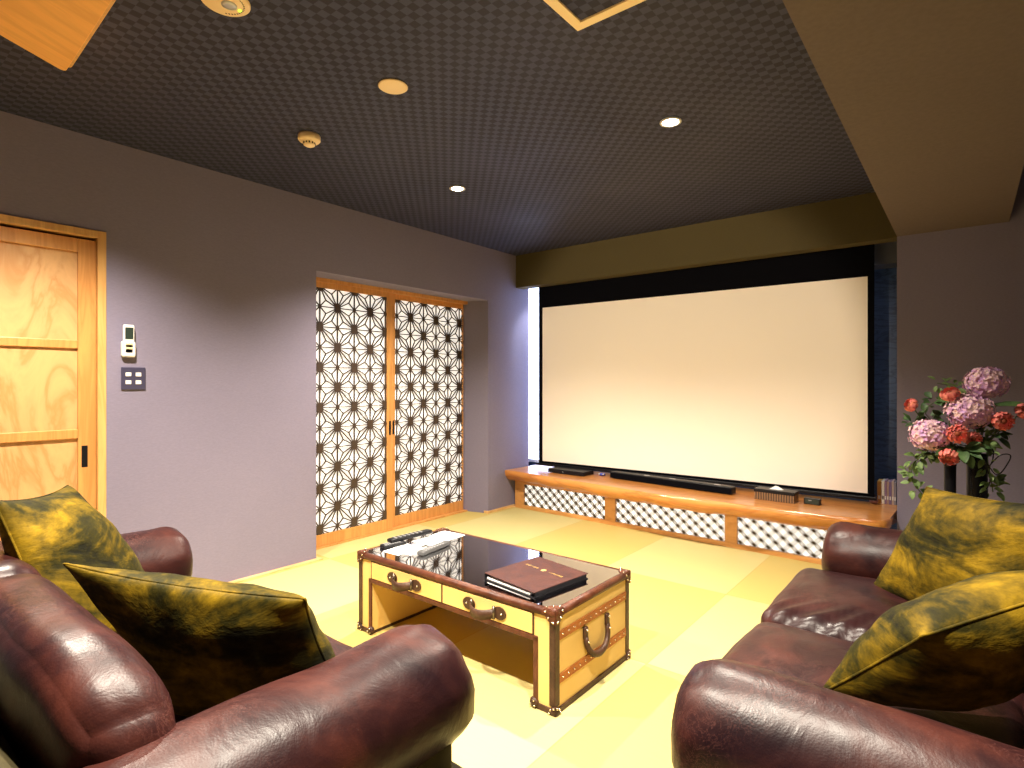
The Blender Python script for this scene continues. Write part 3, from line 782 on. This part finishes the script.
# ---------------------------------------------------- flowers, vases
ys_ = 3.72
def at(u, v, Y):
    a = math.radians(38.66); r = (-math.sin(a)+(u-512)/570*math.cos(a), math.cos(a)+(u-512)/570*math.sin(a))
    d = Y/r[1]; return Vector((d*r[0], Y, 1.22-(v-383)*d/570))
st = empty('side_stand', (.0, 3.74, 0)); tag(st, 'black round stand behind the right sofa carrying the flower vases', 'stand')
MB().lathe([(.20,.44),(.205,.447),(.205,.456),(.20,.462)], 36).build('top', M['black'], st)
MB().lathe([(.018,.02),(.018,.44)], 14).build('post', M['black_metal'], st)
MB().lathe([(.15,0),(.15,.012),(.02,.025)], 30).build('foot_plate', M['black_metal'], st)
v1 = at(950, 470, 3.72); v2 = at(977, 470, 3.74)
for (p, r, top, lab) in ((v1, .026, .80, 'slender tall black vase left of the thicker one, under the pink flowers'), (v2, .043, .86, 'thicker black vase standing right of the slender one behind the sofa')):
    o = tag(empty('flower_vase', (p.x, p.y, .462)), lab, 'vase'); h = top-.462
    MB().lathe([(r*.9,0),(r,.006),(r,h-.004),(r*.93,h)], 24).build('body', M['black'], o)
    MB().lathe([(r*1.04,h-.012),(r*1.06,h-.006),(r*1.04,h)], 24).build('rim', M['black_metal'], o)
random.seed(11)
def stem_to(o, p, base, name='stem'):
    a = Vector((0,0,0)); b = base-p; mid = (a+b)/2+Vector((random.uniform(-.02,.02), .01, .02))
    pts = [a*(1-t)**2+mid*2*t*(1-t)+b*t*t for t in [k/8 for k in range(9)]]
    MB().tube(pts, .003, 6).build(name, M['stem'], o)
def hydr(u, v, Y, r, lab, base):
    p = at(u, v, Y); o = tag(empty('hydrangea', p), lab, 'flower', 'pink and lilac hydrangeas')
    g = MB(); n = 190
    for i in range(n):
        z = 1-2*(i+.5)/n; t = i*2.39996; q = Vector((math.sqrt(1-z*z)*math.cos(t), math.sqrt(1-z*z)*math.sin(t), z))
        q = (q+Vector([random.uniform(-.12,.12) for _ in range(3)])).normalized()
        ctr = q*r*random.uniform(.86, 1.06); ctr.z *= .88
        a = q.cross(Vector((random.random(), random.random(), random.random()))).normalized(); b = q.cross(a)
        s = r*random.uniform(.15, .21)
        for k in range(4):
            th = k*PI/2; d1 = a*math.cos(th)+b*math.sin(th); d2 = q.cross(d1)
            g.add([ctr, ctr+d1*s*.55+d2*s*.45+q*s*.25, ctr+d1*s*1.1+q*s*random.uniform(.1,.5), ctr+d1*s*.55-d2*s*.45+q*s*.25], [(0,1,2,3)])
    g.build('bloom', M['hydrangea'], o)
    MB().ball((0,0,0), r*.8, 14, (1,1,.88)).build('bloom_core', M['hydrangea'], o)
    stem_to(o, p, base)
B1 = Vector((v1.x, v1.y, .79)); B2 = Vector((v2.x, v2.y, .85))
hydr(930, 435, 3.66, .088, 'lowest lilac pink hydrangea, leftmost of the three', B1)
hydr(969, 411, 3.70, .096, 'middle lilac pink hydrangea between the other two', B2)
hydr(986, 383, 3.76, .088, 'topmost lilac hydrangea, above the other two', B2)
def ranun(u, v, Y, r, lab, base, face):
    r *= .86
    p = at(u, v, Y); o = tag(empty('ranunculus', p), lab, 'flower', 'coral red round flowers')
    f = Vector(face).normalized(); a = f.cross(Vector((0,0,1))).normalized(); b = a.cross(f)
    g = MB()
    for lay in range(6):
        rr = r*(1-.15*lay); np_ = 8-lay//2
        for k in range(np_):
            t0 = 2*PI*(k+lay*.5)/np_; w_ = 1.5*PI/np_
            vs = []; fs = []
            for i in range(4):
                ph = -.9+(1.55+.12*lay)*i/3        # from behind the bloom to its lip
                for j in range(5):
                    t = t0+w_*(j/4-.5)*(1-.15*(i == 0)); cc = math.cos(ph)*rr*(1+.05*math.sin(j*2+lay)); zz = math.sin(ph)*rr*.78
                    vs.append(a*math.cos(t)*cc+b*math.sin(t)*cc+f*(zz+.0*lay))
            fs = [(i*5+j, i*5+j+1, (i+1)*5+j+1, (i+1)*5+j) for i in range(3) for j in range(4)]
            g.add(vs, fs, True)
    g.build('petals', M['coral'], o)
    MB().ball(tuple(f*r*.15), r*.30, 10).build('flower_centre', M['core'], o)
    stem_to(o, p-f*r*.6*0, base)
ranun(911, 405, 3.66, .042, 'small coral flower standing apart at far left of the bouquet', B1, (-.7,-.6,.3))
ranun(950, 394, 3.66, .050, 'coral flower left of the topmost hydrangea', B1, (-.3,-.5,.8))
ranun(958, 434, 3.60, .056, 'orange coral open flower right of the lowest hydrangea', B1, (-.1,-1,.2))
ranun(973, 439, 3.68, .045, 'coral flower half hidden behind the orange open one', B2, (.2,-1,-.1))
ranun(949, 457, 3.60, .052, 'coral flower hanging lowest, above the slender vase', B1, (-.2,-.8,-.5))
ranun(1003, 421, 3.66, .054, 'pink coral flower with dark centre right of the middle hydrangea', B2, (.3,-1,.0))
ranun(1024, 411, 3.70, .045, 'coral flower at the far right edge of the picture', B2, (.6,-.7,.3))
def leafmesh(g, p, d, up, ln, wd):
    d = d.normalized(); s = d.cross(up)
    if s.length < 1e-4: s = d.cross(Vector((1,0,0)))
    s.normalize(); n = s.cross(d)
    vs = []
    for i in range(6):
        t = i/5; wdt = wd*math.sin(PI*min(1, t*.95+.03))**.8; c = p+d*ln*t-n*ln*.25*t*t
        vs += [c-s*wdt/2+n*wdt*.2, c, c+s*wdt/2+n*wdt*.2]
    g.add(vs, [(i*3+j, i*3+j+1, (i+1)*3+j+1, (i+1)*3+j) for i in range(5) for j in range(2)], True)
def spray(path, lab, n, ln, wd, m_, spread=1.0, cat='foliage'):
    P0 = path[0]; o = tag(empty('leafy_sprig', P0), lab, cat, 'green sprigs in the flower vases')
    pts = cr([tuple(p-P0) for p in path], 8)
    MB().tube(pts, .0025, 6).build('stem', M['stem'], o)
    g = MB()
    for i in range(n):
        q = Vector(pts[int((.25+.75*random.random())*(len(pts)-1))])
        d = Vector([random.uniform(-1,1) for _ in range(3)])*spread
        q = q+d*.025
        leafmesh(g, q, d+Vector((0,0,-.2)), Vector((random.uniform(-.5,.5), -.6, .7)), ln*random.uniform(.6,1.2), wd*random.uniform(.7,1.2))
    g.build('leaves', m_, o)
spray([B1, at(932,452,3.68), at(915,462,3.66), at(912,480,3.66), at(925,497,3.66)], 'pale green sprig trailing down at the left of the vases', 60, .045, .026, M['pale_leaf'])
spray([B1, at(940,430,3.74), at(925,412,3.74), at(938,400,3.74)], 'grey green sprig behind the lowest hydrangea', 55, .05, .03, M['leaf'])
spray([B2, at(962,420,3.78), at(955,390,3.78), at(937,383,3.76)], 'pale sprig reaching to the upper left of the bouquet', 55, .045, .022, M['pale_leaf'])
spray([B2, at(984,440,3.72), at(988,462,3.70), at(993,492,3.70)], 'light green sprig hanging down right of the thicker vase', 60, .045, .022, M['pale_leaf'])
spray([B2, at(985,420,3.76), at(995,432,3.74), at(990,440,3.74)], 'dark green sprig under the right coral flower', 26, .06, .035, M['leaf'])
spray([B1, at(955,445,3.7), at(962,450,3.64), at(970,446,3.64)], 'dark leaves in the middle of the bouquet above the vases', 30, .085, .04, M['leaf'])
spray([B1, at(935,450,3.75), at(920,425,3.75), at(908,430,3.75)], 'dark green leaf tips left of the lowest hydrangea', 22, .06, .03, M['leaf'])
# big dark leaf
p = at(985, 408, 3.72); o = tag(empty('large_leaf', p), 'single large dark green leaf pointing right beside the topmost hydrangea', 'leaf')
g = MB(); leafmesh(g, Vector((0,0,0)), at(1020,402,3.68)-p, Vector((0,-.3,1)), .20, .075); g.build('leaf_blade', M['leaf'], o); stem_to(o, p, B2)
# looping black wire
o = tag(empty('decorative_wire', B2), 'thin looping black wire bow right of the vases', 'wire')
pts = [at(975,470,3.7), at(980,455,3.68), at(985,447,3.68), at(993,450,3.68), at(992,462,3.68), at(986,470,3.68), at(999,456,3.66), at(1010,455,3.66), at(1008,463,3.66), at(997,475,3.66), at(985,462,3.66), at(990,482,3.68), at(978,498,3.7)]
MB().tube(cr([tuple(q-B2) for q in pts], 6), .0028, 6).build('wire_loop', M['black_metal'], o)
o.children[0]; MB().tube(cr([tuple(q-B2) for q in [at(970,470,3.7), at(972,490,3.66), at(971,505,3.68)]], 5), .0028, 6).build('wire_tail', M['black_metal'], o)

# ---------------------------------------------------- wall controls
o = tag(empty('aircon_remote', (XL, 1.094, 1.36)), 'white air conditioner remote in its wall holder beside the sliding door', 'remote control')
MB().rbox((.022,0,.086), (.020,.052,.168), .008, 12).build('case', M['white'], o)
MB().box(.0305,.0325,-.019,.019,.092,.155).build('display', M['lcd'], o)
g = MB()
for j in range(3): g.box(.031,.0350,-.016+j*.012,-.008+j*.012,.062,.072)
g.box(.031,.0350,-.016,.016,.040,.050).build('buttons', M['cream'], o)
MB().rbox((.016,0,.040), (.032,.064,.085), .010, 12).build('wall_holder', M['white'], o)
o = tag(empty('switch_plate', (XL, 1.122, 1.244)), 'dark grey switch plate with four white switches under the wall remote', 'switch')
MB().box(0,.008,-.057,.057,-.060,.060).build('plate', M['grey'], o, .002)
for sy in (-.025, .022):
    for sz in (.022, -.020): MB().box(.008,.012,sy-.013,sy+.013,sz-.010,sz+.010).build('switch_button', M['white'], o, .001)

# ---------------------------------------------------- ceiling fittings
for i, (x, y) in enumerate(LIT):
    o = tag(empty('downlight', (x, y, H)), ('lit recessed downlight nearer the left wall' if i == 0 else 'lit recessed downlight nearer the beam, the larger looking one'), 'downlight', 'lit ceiling downlights')
    MB().lathe([(.050,-.001),(.052,-.006),(.040,-.008),(.036,-.002)], 28).build('trim_ring', M['lamp_ring'], o)
    MB().lathe([(.036,-.001),(.034,-.007),(.01,-.010)], 24).build('lens', M['lamp'], o)
o = tag(empty('ceiling_cover_disc', (-1.912, 1.579, H)), 'plain cream round cover disc on the ceiling', 'ceiling disc')
MB().lathe([(.062,0),(.062,-.004),(.058,-.007)], 40).build('disc', M['cream'], o)
MB().lathe([(.066,0),(.066,-.002)], 40).build('seat_ring', M['lattice'], o)
o = tag(empty('emergency_light', (-1.918, .880, H)), 'round cream emergency light with green indicator at the top edge of the ceiling', 'emergency light')
MB().lathe([(.076,0),(.076,-.005),(.071,-.009)], 40).build('cover_plate', M['cream'], o)
MB().lathe([(.024,-.009),(.024,-.011),(.014,-.013)], 24, (.0,.012,0)).build('lens', M['silver'], o)
MB().box(-.006,.006,.044,.052,-.0105,-.009).build('indicator_light', M['green'], o)
g = MB()
for k in range(14): 
    a = PI*.15+PI*.7*k/13; g.box(.056*math.cos(a)-.0018, .056*math.cos(a)+.0018, .056*math.sin(a)-.0025, .056*math.sin(a)+.0025, -.0098, -.009)
g.build('printed_marks', M['lattice'], o)
o = tag(empty('smoke_detector', (-2.625, 1.625, H)), 'small cream smoke detector on the chequered ceiling near the left wall', 'smoke detector')
MB().lathe([(.052,0),(.055,-.008),(.055,-.026),(.048,-.034),(.030,-.038),(.028,-.052),(.018,-.058)], 36).build('body', M['cream'], o)
g = MB()
for k in range(12):
    a = 2*PI*k/12; g.bar((.026*math.cos(a), .026*math.sin(a), -.044), (.031*math.cos(a), .031*math.sin(a), -.044), .006, .008)
g.build('vents', M['lattice'], o)
# access hatch frame
o = tag(empty('ceiling_hatch', (-1.088, 1.735, H)), 'wooden framed square ceiling hatch at the top edge of the photo', 'ceiling hatch')
S_ = .60; wdt = .036
for (a, b, c_, e) in ((0, S_, -wdt, 0), (0, S_, -S_, -S_+wdt), (0, wdt, -S_+wdt, -wdt), (S_-wdt, S_, -S_+wdt, -wdt)):
    MB().box(a, b, c_, e, -.010, .0).build('frame_strip', M['hatch'], o, .001)
MB().box(wdt, S_-wdt, -S_+wdt, -wdt, -.003, 0).build('hatch_panel', M['ceiling'], o)
# sloping wooden cover at the top left
s0 = 1.10
Cc = Vector((-2.227*s0, .530*s0, 1.22+s0)); e1 = Vector((1, -.046, 0)).normalized(); e2 = Vector((-.007, -.16, .049)).normalized()
nn_ = e2.cross(e1).normalized()
if nn_.z > 0: nn_ = -nn_
o = tag(empty('wooden_ceiling_cover', Cc), 'sloping light wooden cover board hanging at the top left of the ceiling', 'ceiling cover')
def bd(u0, u1, v0, v1, t0, t1, name, m_, r=.02):
    pts = []
    for (cx, cy, a0_) in ((u0+r, v0+r, PI), (u1-r, v0+r, 1.5*PI), (u1-r, v1-r, 0), (u0+r, v1-r, .5*PI)):
        for k in range(5):
            a = a0_+k*PI/8; pts.append((cx+r*math.cos(a), cy+r*math.sin(a)))
    n = len(pts); g = MB()
    g.add([e1*u+e2*v+nn_*t0 for u, v in pts]+[e1*u+e2*v+nn_*t1 for u, v in pts], [tuple(range(n)), tuple(range(n,2*n))[::-1]]+[(i,n+i,n+(i+1)%n,(i+1)%n) for i in range(n)])
    g.build(name, m_, o, .002)
bd(0, .95, 0, .50, 0, .022, 'board', M['slab'])
bd(-.012, .962, -.010, .51, -.004, -.016, 'edge_frame', M['pale_frame'])
g = MB()
for u in (.2, .75): g.bar(e1*u+e2*.25, Vector((0,0,2.485-Cc.z))+e1*u+e2*.25-Vector((0,0,(e2*.25).z)), .02, .02, (1,0,0))
g.build('hanger', M['black_metal'], o)
